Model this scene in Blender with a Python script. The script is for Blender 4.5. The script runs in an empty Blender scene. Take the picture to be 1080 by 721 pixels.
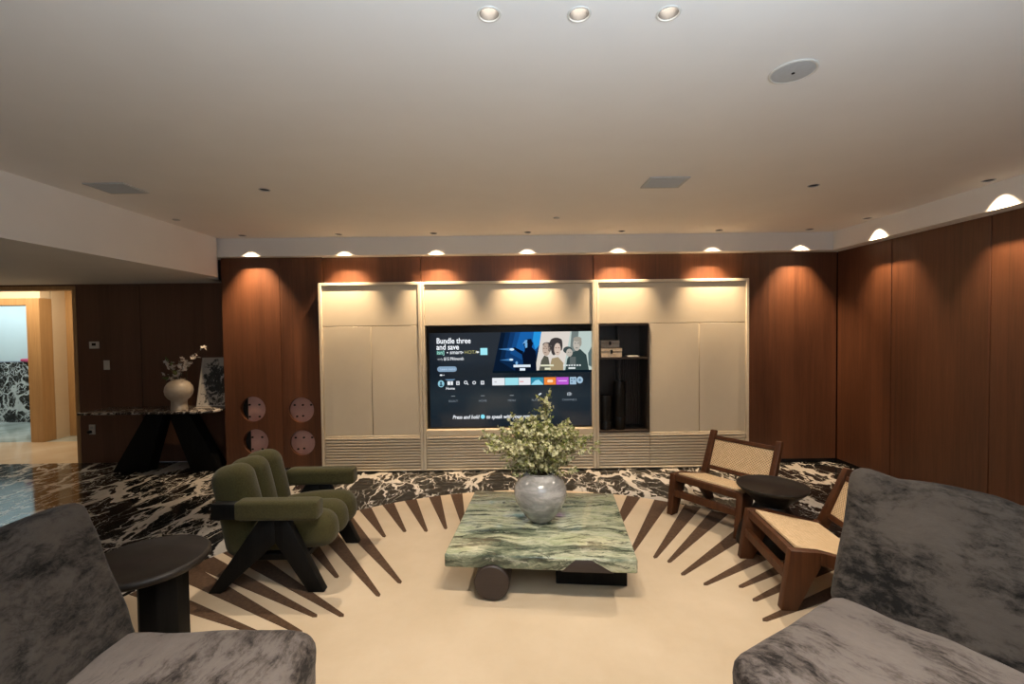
import bpy, bmesh, math, random
from mathutils import Vector, Matrix, noise
random.seed(7)
S = bpy.context.scene
COL = S.collection
PI = math.pi
def rad(a): return math.radians(a)

# ------------------------------------------------------------------ camera, world, exposure
cam = bpy.data.objects.new('camera', bpy.data.cameras.new('camera'))
COL.objects.link(cam)
cam.data.lens = 16.0; cam.data.sensor_width = 36.0; cam.data.clip_start = 0.02
YAW, PITCH, ROLL = rad(0.3), rad(1.5), rad(0.7)
_f = Vector((math.sin(YAW)*math.cos(PITCH), math.cos(YAW)*math.cos(PITCH), -math.sin(PITCH)))
_r = Vector((math.cos(YAW), -math.sin(YAW), 0)); _u = _r.cross(_f)
_r2 = _r*math.cos(ROLL) - _u*math.sin(ROLL); _u2 = _u*math.cos(ROLL) + _r*math.sin(ROLL)
_m = Matrix((_r2, _u2, -_f)).transposed().to_4x4(); _m.translation = Vector((0, 0, 1.5))
cam.matrix_world = _m
S.camera = cam
S.view_settings.view_transform = 'Standard'
S.view_settings.look = 'None'
S.view_settings.gamma = 1.0
S.view_settings.use_curve_mapping = False
S.view_settings.exposure = 0.0
S.cycles.use_denoising = True
S.cycles.max_bounces = 10; S.cycles.diffuse_bounces = 6; S.cycles.glossy_bounces = 4
S.cycles.sample_clamp_indirect = 4.0
W = bpy.data.worlds.new('world'); S.world = W; W.use_nodes = True
W.node_tree.nodes['Background'].inputs[0].default_value = (0.55, 0.68, 0.85, 1)
W.node_tree.nodes['Background'].inputs[1].default_value = 0.4

# light strengths (watts)
P_KEY, P_SIDE, P_WASH, P_WASH_R = 74, 130, 165, 95
C_KEY = (1.0, 0.86, 0.70); C_WARM = (1.0, 0.72, 0.45)
def area(name, loc, size, size_y, power, color, rot=(0, 0, 0)):
    l = bpy.data.lights.new(name, 'AREA'); l.shape = 'RECTANGLE'; l.size = size; l.size_y = size_y
    l.energy = power; l.color = color
    o = bpy.data.objects.new(name, l); o.location = loc; o.rotation_euler = rot; COL.objects.link(o)
    return o
# added cool fill, placed at an invented window behind the camera
area('added_rear_fill', (0.2, -3.1, 1.35), 4.6, 1.7, 9, (0.85, 0.92, 1.0), (rad(90), 0, 0))
area('added_ceiling_fill', (0.35, -0.3, 1.6), 0.7, 0.4, 120, (0.70, 0.85, 1.0), (rad(180), 0, 0))  # added cool fill aimed up to brighten the ceiling, no fixture there
# light of the bathroom and of the hall beyond the doorway
area('bathroom_daylight', (-8.6, 7.3, 2.25), 1.6, 0.9, 26, (0.80, 0.95, 1.0))
area('added_left_fill', (-7.6, 1.2, 1.0), 0.6, 0.6, 16, (1.0, 0.82, 0.55), (rad(180), 0, 0))  # added warm fill for the low left ceiling and the dark wall
area('hall_light', (-6.6, 5.95, 2.32), 1.8, 0.6, 34, (1.0, 0.80, 0.56))

# ------------------------------------------------------------------ helpers
def link(o, parent=None):
    COL.objects.link(o)
    if parent is not None: o.parent = parent
    return o
def obj(name, bm, mats, parent=None, smooth=True, loc=None, ang=38):
    if smooth:
        for f in bm.faces: f.smooth = True
        bm.normal_update()
        for e in bm.edges:
            if len(e.link_faces) == 2 and e.calc_face_angle(0) > rad(ang): e.smooth = False
    me = bpy.data.meshes.new(name); bm.to_mesh(me); bm.free()
    for m in (mats if isinstance(mats, (list, tuple)) else [mats]): me.materials.append(m)
    o = bpy.data.objects.new(name, me); link(o, parent)
    if loc: o.location = loc
    return o
def tag(o, label=None, cat=None, group=None, kind=None):
    if label: o['label'] = label
    if cat: o['category'] = cat
    if group: o['group'] = group
    if kind: o['kind'] = kind
    return o
def thing(name, label, cat, loc=(0, 0, 0), rz=0.0, group=None):
    o = bpy.data.objects.new(name, None); o.empty_display_size = 0.1
    o.location = loc; o.rotation_euler = (0, 0, rz); COL.objects.link(o)
    return tag(o, label, cat, group)
def struct(name, bm, mats, smooth=False, parent=None):
    o = obj(name, bm, mats, parent, smooth)
    if parent is None: o['kind'] = 'structure'
    return o
def copy_tree(o, parent=None):
    c = o.copy(); COL.objects.link(c)
    if parent is not None: c.parent = parent
    for ch in list(o.children): copy_tree(ch, c)
    return c
def B(): return bmesh.new()
def box(bm, lo, hi, mi=0):
    x0, y0, z0 = lo; x1, y1, z1 = hi
    v = [bm.verts.new(p) for p in ((x0,y0,z0),(x1,y0,z0),(x1,y1,z0),(x0,y1,z0),(x0,y0,z1),(x1,y0,z1),(x1,y1,z1),(x0,y1,z1))]
    fs = []
    for q in ((3,2,1,0),(4,5,6,7),(0,1,5,4),(1,2,6,5),(2,3,7,6),(3,0,4,7)):
        f = bm.faces.new([v[i] for i in q]); f.material_index = mi; fs.append(f)
    return v
def merge(bm, src, M=None, mi=None):
    """copy bmesh src into bm"""
    mp = {}
    for v in src.verts: mp[v] = bm.verts.new(M @ v.co if M is not None else v.co)
    for f in src.faces:
        try: g = bm.faces.new([mp[v] for v in f.verts])
        except ValueError: continue
        g.material_index = f.material_index if mi is None else mi
    src.free()
def bbox(bm, lo, hi, bev=0.004, seg=2, mi=0, M=None):
    t = B(); box(t, lo, hi)
    bmesh.ops.bevel(t, geom=list(t.edges), offset=bev, segments=seg, profile=0.5, affect='EDGES')
    merge(bm, t, M, mi)
def prism(bm, poly, a, b, plane='xz', bev=0.0, mi=0, M=None):
    """extrude a polygon; plane xz -> along y, xy -> along z, yz -> along x"""
    t = B()
    def P(p, d):
        if plane == 'xz': return (p[0], d, p[1])
        if plane == 'xy': return (p[0], p[1], d)
        return (d, p[0], p[1])
    v0 = [t.verts.new(P(p, a)) for p in poly]; v1 = [t.verts.new(P(p, b)) for p in poly]
    n = len(poly)
    t.faces.new(v0); t.faces.new(v1[::-1])
    for i in range(n): t.faces.new((v0[i], v1[i], v1[(i+1) % n], v0[(i+1) % n])[::-1])
    bmesh.ops.recalc_face_normals(t, faces=t.faces)
    if bev: bmesh.ops.bevel(t, geom=list(t.edges), offset=bev, segments=2, profile=0.5, affect='EDGES')
    merge(bm, t, M, mi)
def lathe(bm, prof, seg=48, c=(0, 0, 0), mi=0, cap0=True, cap1=True):
    rings = []
    for r, z in prof:
        rings.append([bm.verts.new((c[0]+r*math.cos(2*PI*i/seg), c[1]+r*math.sin(2*PI*i/seg), c[2]+z)) for i in range(seg)])
    for a, b in zip(rings, rings[1:]):
        for i in range(seg):
            f = bm.faces.new((a[i], a[(i+1) % seg], b[(i+1) % seg], b[i])); f.material_index = mi
    if cap0: bm.faces.new(rings[0][::-1]).material_index = mi
    if cap1: bm.faces.new(rings[-1]).material_index = mi
def tube(bm, pts, r, seg=6, mi=0):
    pts = [Vector(p) for p in pts]; n = len(pts)
    rs = r if isinstance(r, (list, tuple)) else [r]*n
    rings = []; up = Vector((0.13, 0.21, 1)).normalized()
    for i, p in enumerate(pts):
        d = (pts[min(i+1, n-1)] - pts[max(i-1, 0)]).normalized()
        a = d.cross(up)
        if a.length < 1e-3: a = d.cross(Vector((1, 0, 0)))
        a.normalize(); b = d.cross(a)
        rings.append([bm.verts.new(p + (a*math.cos(2*PI*k/seg) + b*math.sin(2*PI*k/seg))*rs[i]) for k in range(seg)])
    for a, b in zip(rings, rings[1:]):
        for k in range(seg):
            f = bm.faces.new((a[k], a[(k+1) % seg], b[(k+1) % seg], b[k])); f.material_index = mi
    bm.faces.new(rings[0]).material_index = mi; bm.faces.new(rings[-1][::-1]).material_index = mi
    return rings
def puffy(size, n, r, fn=None):
    """rounded box centred on the origin with n=(nx,ny,nz) cells, corner radius r; fn moves a vertex"""
    t = B(); hx, hy, hz = [s/2 for s in size]; nx, ny, nz = n
    def face(o, du, dv, nu, nv):
        g = [[t.verts.new(o + du*(i/nu) + dv*(j/nv)) for j in range(nv+1)] for i in range(nu+1)]
        for i in range(nu):
            for j in range(nv): t.faces.new((g[i][j], g[i+1][j], g[i+1][j+1], g[i][j+1]))
    X, Y, Z = Vector((2*hx, 0, 0)), Vector((0, 2*hy, 0)), Vector((0, 0, 2*hz)); o = Vector((-hx, -hy, -hz))
    face(o, Y, X, ny, nx); face(o+Z, X, Y, nx, ny); face(o, X, Z, nx, nz); face(o+Y, Z, X, nz, nx)
    face(o, Z, Y, nz, ny); face(o+X, Y, Z, ny, nz)
    bmesh.ops.remove_doubles(t, verts=t.verts, dist=1e-5)
    for v in t.verts:
        p = v.co; q = Vector([max(-(h-r), min(h-r, c)) for c, h in zip(p, (hx, hy, hz))])
        d = p - q
        if d.length > 1e-9: v.co = q + d.normalized()*r
    if fn:
        for v in t.verts: v.co = fn(v.co.copy())
    return t

# ------------------------------------------------------------------ materials
def mat(name, color=(.5, .5, .5), rough=.5, metal=0.0, spec=.5, coat=0.0, sheen=0.0):
    m = bpy.data.materials.new(name); m.use_nodes = True
    b = m.node_tree.nodes['Principled BSDF']
    b.inputs['Base Color'].default_value = (*color, 1); b.inputs['Roughness'].default_value = rough
    b.inputs['Metallic'].default_value = metal; b.inputs['Specular IOR Level'].default_value = spec
    b.inputs['Coat Weight'].default_value = coat; b.inputs['Sheen Weight'].default_value = sheen
    return m
class NT:
    def __init__(s, m): s.m = m; s.t = m.node_tree; s.b = s.t.nodes['Principled BSDF']
    def n(s, typ, **kw):
        nd = s.t.nodes.new(typ)
        for k, v in kw.items(): setattr(nd, k, v)
        return nd
    def l(s, a, b): s.t.links.new(a, b)
    def coord(s, scale=(1, 1, 1), rot=(0, 0, 0), loc=(0, 0, 0), out='Object'):
        c = s.n('ShaderNodeTexCoord'); mp = s.n('ShaderNodeMapping')
        mp.inputs['Scale'].default_value = scale; mp.inputs['Rotation'].default_value = rot; mp.inputs['Location'].default_value = loc
        s.l(c.outputs[out], mp.inputs[0]); return mp.outputs[0]
    def noise(s, vec, scale, detail=4, rough=.55, dist=0.0):
        x = s.n('ShaderNodeTexNoise'); x.inputs['Scale'].default_value = scale; x.inputs['Detail'].default_value = detail
        x.inputs['Roughness'].default_value = rough; x.inputs['Distortion'].default_value = dist
        s.l(vec, x.inputs['Vector']); return x
    def ramp(s, fac, stops, interp='LINEAR'):
        r = s.n('ShaderNodeValToRGB'); e = r.color_ramp.elements; r.color_ramp.interpolation = interp
        while len(e) < len(stops): e.new(0.5)
        for el, (p, c) in zip(e, stops): el.position = p; el.color = (*c, 1) if len(c) == 3 else c
        s.l(fac, r.inputs[0]); return r.outputs[0]
    def math(s, op, a, b=None, c=None):
        x = s.n('ShaderNodeMath', operation=op)
        for i, v in enumerate((a, b, c)):
            if v is None: continue
            if isinstance(v, (int, float)): x.inputs[i].default_value = v
            else: s.l(v, x.inputs[i])
        return x.outputs[0]
    def mix(s, fac, a, b):
        x = s.n('ShaderNodeMix', data_type='RGBA')
        for i, v in ((0, fac), (6, a), (7, b)):
            if isinstance(v, (int, float)): x.inputs[i].default_value = v
            elif isinstance(v, tuple): x.inputs[i].default_value = (*v, 1)
            else: s.l(v, x.inputs[i])
        return x.outputs[2]
    def bump(s, h, strength=.2, dist=.01):
        x = s.n('ShaderNodeBump'); x.inputs['Strength'].default_value = strength; x.inputs['Distance'].default_value = dist
        s.l(h, x.inputs['Height']); s.l(x.outputs[0], s.b.inputs['Normal'])
def warp(N, vec, scale, amt, detail=5):
    nz = N.noise(vec, scale, detail)
    a = N.n('ShaderNodeVectorMath', operation='SUBTRACT'); N.l(nz.outputs['Color'], a.inputs[0]); a.inputs[1].default_value = (.5, .5, .5)
    b = N.n('ShaderNodeVectorMath', operation='MULTIPLY_ADD'); N.l(a.outputs[0], b.inputs[0]); b.inputs[1].default_value = (amt,)*3; N.l(vec, b.inputs[2])
    return b.outputs[0]
def marble_black(name, scale=1.0, rough=.09, rot=0.0, white=(.66, .62, .56), black=(.010, .010, .010), stretch=.5):
    m = mat(name, rough=rough); N = NT(m)
    v = N.coord((scale, scale*stretch, scale), (0, 0, rot))
    w = warp(N, v, 1.6, .55, 6)
    w = warp(N, w, 7.0, .10, 4)
    total = None
    for vs, ns, wid, sharp in ((3.0, 1.3, .125, .02), (7.0, 2.2, .085, .025), (15.0, 2.9, .07, .04)):
        vo = N.n('ShaderNodeTexVoronoi', feature='DISTANCE_TO_EDGE'); vo.inputs['Scale'].default_value = vs
        N.l(w, vo.inputs['Vector'])
        nz = N.noise(v, ns*1.7, 3)
        wd = N.n('ShaderNodeMapRange'); wd.inputs[1].default_value = .36; wd.inputs[2].default_value = .68
        wd.inputs[3].default_value = -.015; wd.inputs[4].default_value = wid
        N.l(nz.outputs[0], wd.inputs[0])
        d = N.math('SUBTRACT', wd.outputs[0], vo.outputs['Distance'])
        mr = N.n('ShaderNodeMapRange'); mr.inputs[1].default_value = 0; mr.inputs[2].default_value = sharp
        N.l(d, mr.inputs[0])
        total = mr.outputs[0] if total is None else N.math('MAXIMUM', total, mr.outputs[0])
    g = N.noise(w, 9, 4)
    wh = N.mix(g.outputs[0], white, tuple(c*.55 for c in white))
    N.l(N.mix(total, black, wh), N.b.inputs['Base Color'])
    return m
def wood(name, dark, light, rough=.42, axis='z', scale=1.0, coat=0.0):
    m = mat(name, rough=rough, coat=coat); N = NT(m)
    sc = {'z': (26, 26, 1.1), 'x': (1.1, 26, 26), 'y': (26, 1.1, 26)}[axis]
    v = N.coord(tuple(c*scale for c in sc))
    a = N.noise(v, 1.0, 5, .6); b = N.noise(v, 4.0, 3, .6)
    f = N.math('ADD', N.math('MULTIPLY', a.outputs[0], .7), N.math('MULTIPLY', b.outputs[0], .3))
    c = N.ramp(f, [(.35, dark), (.68, light)])
    if name.startswith('wood_panel'):
        # veneer leaves about 14 cm wide, each of a slightly different tone
        co = N.coord((1, 1, 1)); sp = N.n('ShaderNodeSeparateXYZ'); N.l(co, sp.inputs[0])
        q = N.math('FLOOR', N.math('MULTIPLY', N.math('ADD', sp.outputs[0], sp.outputs[1]), 7.3))
        wn = N.n('ShaderNodeTexWhiteNoise', noise_dimensions='1D'); N.l(q, wn.inputs['W'])
        c = N.mix(N.math('MULTIPLY', wn.outputs[0], .35), c, tuple(x*1.5 for x in light))
    N.l(c, N.b.inputs['Base Color'])
    N.bump(f, .05, .004)
    return m
def emit(name, color, strength=1.0):
    m = bpy.data.materials.new(name); m.use_nodes = True; t = m.node_tree
    t.nodes.remove(t.nodes['Principled BSDF'])
    e = t.nodes.new('ShaderNodeEmission'); e.inputs[0].default_value = (*color, 1); e.inputs[1].default_value = strength
    t.links.new(e.outputs[0], t.nodes['Material Output'].inputs[0]); return m
def speckled(name, c1, c2, scale, rough, bump=.0, sheen=0.0, spec=.5):
    m = mat(name, c1, rough, sheen=sheen, spec=spec); N = NT(m)
    nz = N.noise(N.coord(), scale, 4)
    N.l(N.ramp(nz.outputs[0], [(.35, c1), (.65, c2)]), N.b.inputs['Base Color'])
    if bump: N.bump(nz.outputs[0], bump, .004)
    return m

M_CEIL = speckled('ceiling_paint', (.78, .76, .73), (.80, .78, .75), 3, .7)
M_FLOOR = marble_black('black_marble_floor', 1.0)
M_WALLM = marble_black('black_marble_wall', 1.5, .15, .6, (.62, .66, .66), stretch=1)
M_CONSOLE = marble_black('console_marble', 2.4, .12, .3, (.62, .56, .50), (.035, .028, .025), stretch=1)
M_WOOD = wood('wood_panel_walnut', (.064, .0225, .0100), (.112, .042, .0185))
M_WOODD = wood('wood_panel_dark', (.085, .036, .020), (.120, .053, .029), .5)
M_GAP = mat('shadow_gap', (.006, .004, .003), .8)
M_LAC = speckled('cream_lacquer', (.75, .66, .51), (.77, .68, .525), 6, .38)
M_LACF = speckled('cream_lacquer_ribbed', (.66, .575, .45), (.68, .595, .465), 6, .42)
M_BLACK = speckled('black_lacquer', (.006, .0055, .005), (.010, .009, .0085), 20, .38, spec=.28)
M_BLKWOOD = wood('black_stained_wood', (.003, .003, .003), (.008, .0075, .007), .5)
M_BLKWOOD.node_tree.nodes['Principled BSDF'].inputs['Specular IOR Level'].default_value = .14
M_BRONZE = wood('dark_bronze_niche', (.040, .030, .024), (.062, .048, .039), .3)
M_TEAK = wood('teak', (.046, .0155, .0058), (.098, .035, .0125), .48, 'z', .8)
M_TEAK.node_tree.nodes['Principled BSDF'].inputs['Specular IOR Level'].default_value = .25
M_OAK = wood('pale_oak_casing', (.42, .245, .105), (.52, .32, .145), .45)
M_CREAM = speckled('cream_paint', (.70, .58, .42), (.72, .60, .44), 4, .6)
M_WHITE = speckled('white_plastic', (.62, .60, .55), (.64, .62, .57), 8, .45)
M_GREYPL = speckled('grey_plastic', (.43, .45, .46), (.46, .48, .49), 60, .5)
M_STEEL = mat('brushed_steel', (.55, .55, .55), .25, 1.0)
M_COPPER = speckled('rose_metal', (.50, .29, .26), (.56, .33, .29), 9, .42)
M_REFL = mat('lamp_reflector', (.16, .15, .14), .45, .6)
M_LAMP = emit('lamp_glow', (1.0, .9, .78), 12.0)
M_CAV = mat('lamp_cavity', (.01, .01, .01), .6)
M_PAPER = speckled('picture_mat', (.46, .43, .39), (.49, .46, .42), 12, .7)

# rug pile
M_RUG = mat('rug_beige', rough=.95, spec=.1, sheen=.15); N = NT(M_RUG)
_a = N.noise(N.coord((1, 1, 1)), 2.2, 5, .6); _b = N.noise(N.coord((1, 1, 1)), 320, 2)
N.l(N.mix(N.ramp(_a.outputs[0], [(.3, (0, 0, 0)), (.7, (1, 1, 1))]), (.50, .385, .255), (.585, .465, .325)), N.b.inputs['Base Color'])
N.bump(_b.outputs[0], .3, .004)
M_RUGD = mat('rug_brown', rough=.95, spec=.1, sheen=.1); N = NT(M_RUGD)
_a = N.noise(N.coord(), 60, 4)
N.l(N.ramp(_a.outputs[0], [(.3, (.055, .028, .013)), (.7, (.098, .053, .027))]), N.b.inputs['Base Color'])
# crushed velvet
def velvet(name, dark, mid, light, seed=0.0):
    m = mat(name, rough=.8, spec=.15, sheen=.06); N = NT(m)
    v = N.coord((1, 1, 1), loc=(seed, seed*.7, 0)); w = warp(N, v, 5.0, .10, 4)
    vs = N.n('ShaderNodeVectorMath', operation='MULTIPLY'); N.l(w, vs.inputs[0]); vs.inputs[1].default_value = (.75, 1.5, 1.25)
    a = N.noise(vs.outputs[0], 3.4, 12, .74)
    st = N.n('ShaderNodeVectorMath', operation='MULTIPLY'); N.l(w, st.inputs[0]); st.inputs[1].default_value = (14, 60, 45)
    b = N.noise(st.outputs[0], 1.0, 5, .7); c = N.noise(v, 1.5, 2)
    f = N.math('ADD', N.math('ADD', N.math('MULTIPLY', a.outputs[0], .66), N.math('MULTIPLY', b.outputs[0], .16)), N.math('MULTIPLY', c.outputs[0], .18))
    N.l(N.ramp(f, [(.43, dark), (.472, mid), (.515, light), (.60, tuple(q*1.15 for q in light))]), N.b.inputs['Base Color'])
    N.bump(f, .35, .02); return m
M_VELV = velvet('grey_crushed_velvet', (.015, .0115, .010), (.080, .065, .057), (.142, .119, .106))
M_VELB = velvet('shaded_grey_crushed_velvet', (.0055, .0045, .004), (.034, .028, .0235), (.061, .051, .043), 3.1)  # same velvet for the backrests, their shade put into the darker colour
# green boucle
M_GREEN = mat('olive_boucle', rough=.95, spec=.1, sheen=.12); N = NT(M_GREEN)
_v = N.coord(); _a = N.noise(_v, 110, 3); _b = N.noise(_v, 6, 3)
N.l(N.mix(_b.outputs[0], N.ramp(_a.outputs[0], [(.3, (.032, .027, .010)), (.7, (.068, .059, .022))]), (.055, .048, .018)), N.b.inputs['Base Color'])
N.bump(_a.outputs[0], .5, .004)
# cane
def cane(name, ax, ay, period, thr):
    m = mat(name, (.60, .42, .21), .55); N = NT(m)
    sp = N.n('ShaderNodeSeparateXYZ'); N.l(N.coord(), sp.inputs[0])
    k = 2*PI/period
    sx = N.math('SINE', N.math('MULTIPLY', sp.outputs[ax], k)); sy = N.math('SINE', N.math('MULTIPLY', sp.outputs[ay], k))
    h = N.math('GREATER_THAN', N.math('MULTIPLY', sx, sy), thr)
    nz = N.noise(N.coord(), 40, 3)
    N.l(N.mix(h, N.ramp(nz.outputs[0], [(.3, (.62, .43, .235)), (.7, (.76, .56, .34))]), (.17, .10, .045)), N.b.inputs['Base Color'])
    return m
M_CANEB = cane('cane_open_weave', 0, 2, .022, .45)
M_CANES = cane('cane_close_weave', 0, 1, .012, .62)
# green marble of the low table
M_GMAR = mat('green_marble', rough=.10, coat=.3); N = NT(M_GMAR)
_v = N.coord((1, 1, 1)); _w = warp(N, _v, 1.7, .22, 6); _w = warp(N, _w, 8, .035, 3)
_s = N.n('ShaderNodeVectorMath', operation='MULTIPLY'); N.l(_w, _s.inputs[0]); _s.inputs[1].default_value = (1.0, 5.5, 5.5)
_a = N.noise(_s.outputs[0], 2.0, 9, .64, .35); _b = N.noise(_s.outputs[0], 3.3, 8, .62, .9); _e = N.noise(_v, 2.4, 3)
_c = N.ramp(_a.outputs[0], [(.35, (.035, .046, .032)), (.41, (.125, .150, .100)), (.47, (.27, .29, .20)), (.52, (.44, .45, .33)), (.58, (.29, .325, .19)), (.66, (.52, .53, .39))])
_d = N.ramp(_b.outputs[0], [(.36, (1, 1, 1)), (.43, (0, 0, 0))]); _g = N.ramp(_b.outputs[0], [(.58, (0, 0, 0)), (.66, (1, 1, 1))])
_c = N.mix(N.math('MULTIPLY', _g, .6), _c, (.50, .51, .40))
_t = N.n('ShaderNodeVectorMath', operation='MULTIPLY'); N.l(_w, _t.inputs[0]); _t.inputs[1].default_value = (1.3, 9.0, 9.0)
_h = N.noise(_t.outputs[0], 1.5, 7, .62, .5)
_k = N.ramp(N.math('ABSOLUTE', N.math('SUBTRACT', _h.outputs[0], .47)), [(.004, (1, 1, 1)), (.030, (0, 0, 0))])
_c = N.mix(N.math('MULTIPLY', _d, .85), _c, (.022, .030, .020))
N.l(N.mix(N.math('MULTIPLY', N.math('MULTIPLY', _k, .85), N.ramp(_e.outputs[0], [(.38, (.1, .1, .1)), (.60, (1, 1, 1))])), _c, (.020, .027, .019)), N.b.inputs['Base Color'])
# ceramic
M_VASE = mat('grey_glazed_ceramic', rough=.10, coat=.4); N = NT(M_VASE)
_v = N.coord((1, 1, 2.2)); _w = warp(N, _v, 4, .3, 5); _a = N.noise(_w, 7, 6, .6)
N.l(N.ramp(_a.outputs[0], [(.36, (.18, .178, .175)), (.5, (.26, .255, .25)), (.64, (.42, .405, .39))]), N.b.inputs['Base Color'])
M_VASE2 = speckled('cream_ceramic', (.40, .33, .25), (.50, .43, .34), 9, .4)

# ------------------------------------------------------------------ structure
D_C, D_W, X_R, Z_C, Z_S = 4.82, 4.97, 3.59, 2.5, 2.31
Y_FB, X_FR = 4.845, 3.45
bm = B(); box(bm, (-9.6, -3.4, -.12), (4.0, 5.34, 0)); struct('floor', bm, M_FLOOR)
M_HALLF = mat('cream_stone_floor', rough=.12); N = NT(M_HALLF)
_a = N.noise(warp(N, N.coord(), 1.5, .6), 1.6, 6)
N.l(N.ramp(_a.outputs[0], [(.35, (.60, .47, .32)), (.7, (.74, .62, .46))]), N.b.inputs['Base Color'])
bm = B(); box(bm, (-10.5, 5.34, -.12), (-4.6, 6.44, 0)); struct('floor_hall', bm, M_HALLF)
M_BATHF = mat('pale_stone_floor', rough=.10); N = NT(M_BATHF)
_a = N.noise(warp(N, N.coord(), 1.5, .6), 2.2, 6)
N.l(N.ramp(_a.outputs[0], [(.35, (.30, .36, .33)), (.6, (.55, .62, .60))]), N.b.inputs['Base Color'])
bm = B(); box(bm, (-11.5, 6.44, -.12), (-4.6, 8.2, 0)); struct('floor_bathroom', bm, M_BATHF)

# spot positions in the main ceiling
R_PIN = .033
WASH_B = [(-2.72, 4.695), (-1.735, 4.69), (-.765, 4.69), (.199, 4.69), (1.163, 4.69), (2.165, 4.69), (3.105, 4.70)]
WASH_R = [(3.345, 4.248), (3.345, 3.175), (3.345, 2.10), (3.345, 1.03)]
SIDE = [(-1.698, 3.214), (2.172, 3.249), (-1.7, .2), (2.17, .2)]
KEY = [(-.052, 1.468), (.234, 1.472), (.518, 1.471)]
def ceiling_sheet():
    t = B(); edges = []
    x0, x1, y0, y1 = -3.05, X_FR, -3.2, Y_FB
    def loop(pts):
        vs = [t.verts.new((*p, Z_C)) for p in pts]
        for a, b in zip(vs, vs[1:]+vs[:1]): edges.append(t.edges.new((a, b)))
    loop([(x0, y0), (x1, y0), (x1, y1), (x0, y1)])
    for c in WASH_B + WASH_R + SIDE + KEY:
        loop([(c[0]+R_PIN*math.cos(k*PI/10), c[1]+R_PIN*math.sin(k*PI/10)) for k in range(20)])
    bmesh.ops.triangle_fill(t, use_beauty=True, use_dissolve=False, edges=edges)
    for f in t.faces:
        if f.normal.z > 0: f.normal_flip()
    return t
bm = ceiling_sheet(); box(bm, (-3.4, -3.4, 2.62), (4.0, 5.34, 2.70)); struct('ceiling', bm, M_CEIL)
bm = B(); box(bm, (-3.3, Y_FB, Z_S), (3.75, 5.34, 2.62)); box(bm, (X_FR, -3.4, Z_S), (3.75, Y_FB, 2.62)); struct('ceiling_soffit', bm, M_CEIL)
bm = B(); box(bm, (-9.6, -3.4, 2.093), (-3.05, 4.80, 2.62)); box(bm, (-9.6, 4.80, 2.093), (-3.2, 5.34, 2.62)); struct('ceiling_lower', bm, M_CEIL)

def panels(bm, rects, y, th=.02):
    for (x0, x1, z0, z1) in rects: bbox(bm, (x0+.003, y, z0), (x1-.003, y+th, z1), .002, 1)
# back wall, timber faced
bm = B()
box(bm, (-3.09, D_W+.02, .05), (-2.02, 5.34, Z_S), 1); box(bm, (2.56, D_W+.02, .0), (X_R, 5.34, Z_S), 1)
box(bm, (-2.02, D_W+.02, 2.03), (2.56, 5.34, Z_S), 1); box(bm, (-2.02, 5.24, 0), (2.56, 5.34, 2.03), 1)
box(bm, (-3.3, 5.05, 2.093), (-3.09, 5.34, Z_S), 1)
panels(bm, [(-.956-1.06, -.956, 2.03, Z_S), (-.956, .921, 2.03, Z_S), (.921, 2.554, 2.03, Z_S)], D_W)
panels(bm, [(2.554, X_R-.004, .045, Z_S)], D_W)
# speaker column: two leaves with round cut-outs
HOLES = [(-2.797, .676), (-2.273, .660), (-2.775, .320), (-2.270, .302)]
def holed_leaf(bm, x0, x1, z0, z1, y0, y1, holes, r, seg=36):
    t = B(); edges = []
    def loop(pts):
        vs = [t.verts.new((p[0], y0, p[1])) for p in pts]
        for a, b in zip(vs, vs[1:]+vs[:1]): edges.append(t.edges.new((a, b)))
    loop([(x0, z0), (x1, z0), (x1, z1), (x0, z1)])
    for hx, hz in holes: loop([(hx+r*math.cos(2*PI*k/seg), hz+r*math.sin(2*PI*k/seg)) for k in range(seg)])
    bmesh.ops.triangle_fill(t, use_beauty=True, use_dissolve=False, edges=edges)
    bmesh.ops.recalc_face_normals(t, faces=t.faces)
    fs = list(t.faces)
    if fs[0].normal.y > 0:
        for f in fs: f.normal_flip()
    ext = bmesh.ops.extrude_face_region(t, geom=fs)
    bmesh.ops.translate(t, vec=(0, y1-y0, 0), verts=[v for v in ext['geom'] if isinstance(v, bmesh.types.BMVert)])
    bmesh.ops.recalc_face_normals(t, faces=t.faces)
    merge(bm, t)
R_H = .137
holed_leaf(bm, -3.10, -2.478, .03, Z_S, D_W-.03, D_W+.02, [HOLES[0], HOLES[2]], R_H)
holed_leaf(bm, -2.474, -2.018, .03, Z_S, D_W-.03, D_W+.02, [HOLES[1], HOLES[3]], R_H)
struct('wall_back', bm, [M_WOOD, M_GAP])
# right wall
bm = B(); box(bm, (X_R+.02, -3.4, 0), (X_R+.14, 5.34, Z_S), 1)
ys = [4.966, 4.263, 3.381, 2.50, 1.62, .74, -.14, -1.02, -1.9, -2.78]
for a, b in zip(ys[1:], ys): bbox(bm, (X_R, a+.004, .045), (X_R+.02, b-.004, Z_S), .002, 1)
struct('wall_right', bm, [M_WOOD, M_GAP])
# left rear wall with the doorway
bm = B()
box(bm, (-5.06, 5.36, 0), (-3.09, 5.46, 2.093), 1); box(bm, (-9.6, 5.36, 2.05), (-5.06, 5.46, 2.093), 1)
panels(bm, [(-5.06, -4.311, .0, 2.093), (-4.305, -3.10, .0, 2.093)], 5.34)
bbox(bm, (-9.6, 5.34, 2.05), (-5.065, 5.36, 2.093), .002, 1)
bbox(bm, (-3.11, D_W+.02, .0), (-3.09, 5.34, 2.093), .002, 1)
box(bm, (-9.6, 5.36, 0), (-7.0, 5.46, 2.05), 1); box(bm, (-9.6, 5.34, 0), (-7.0, 5.36, 2.05), 0)
struct('wall_left_rear', bm, [M_WOODD, M_GAP])
bm = B(); box(bm, (-9.75, -3.4, 0), (-9.6, 5.4, 2.62)); struct('wall_left', bm, M_WOODD)
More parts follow.
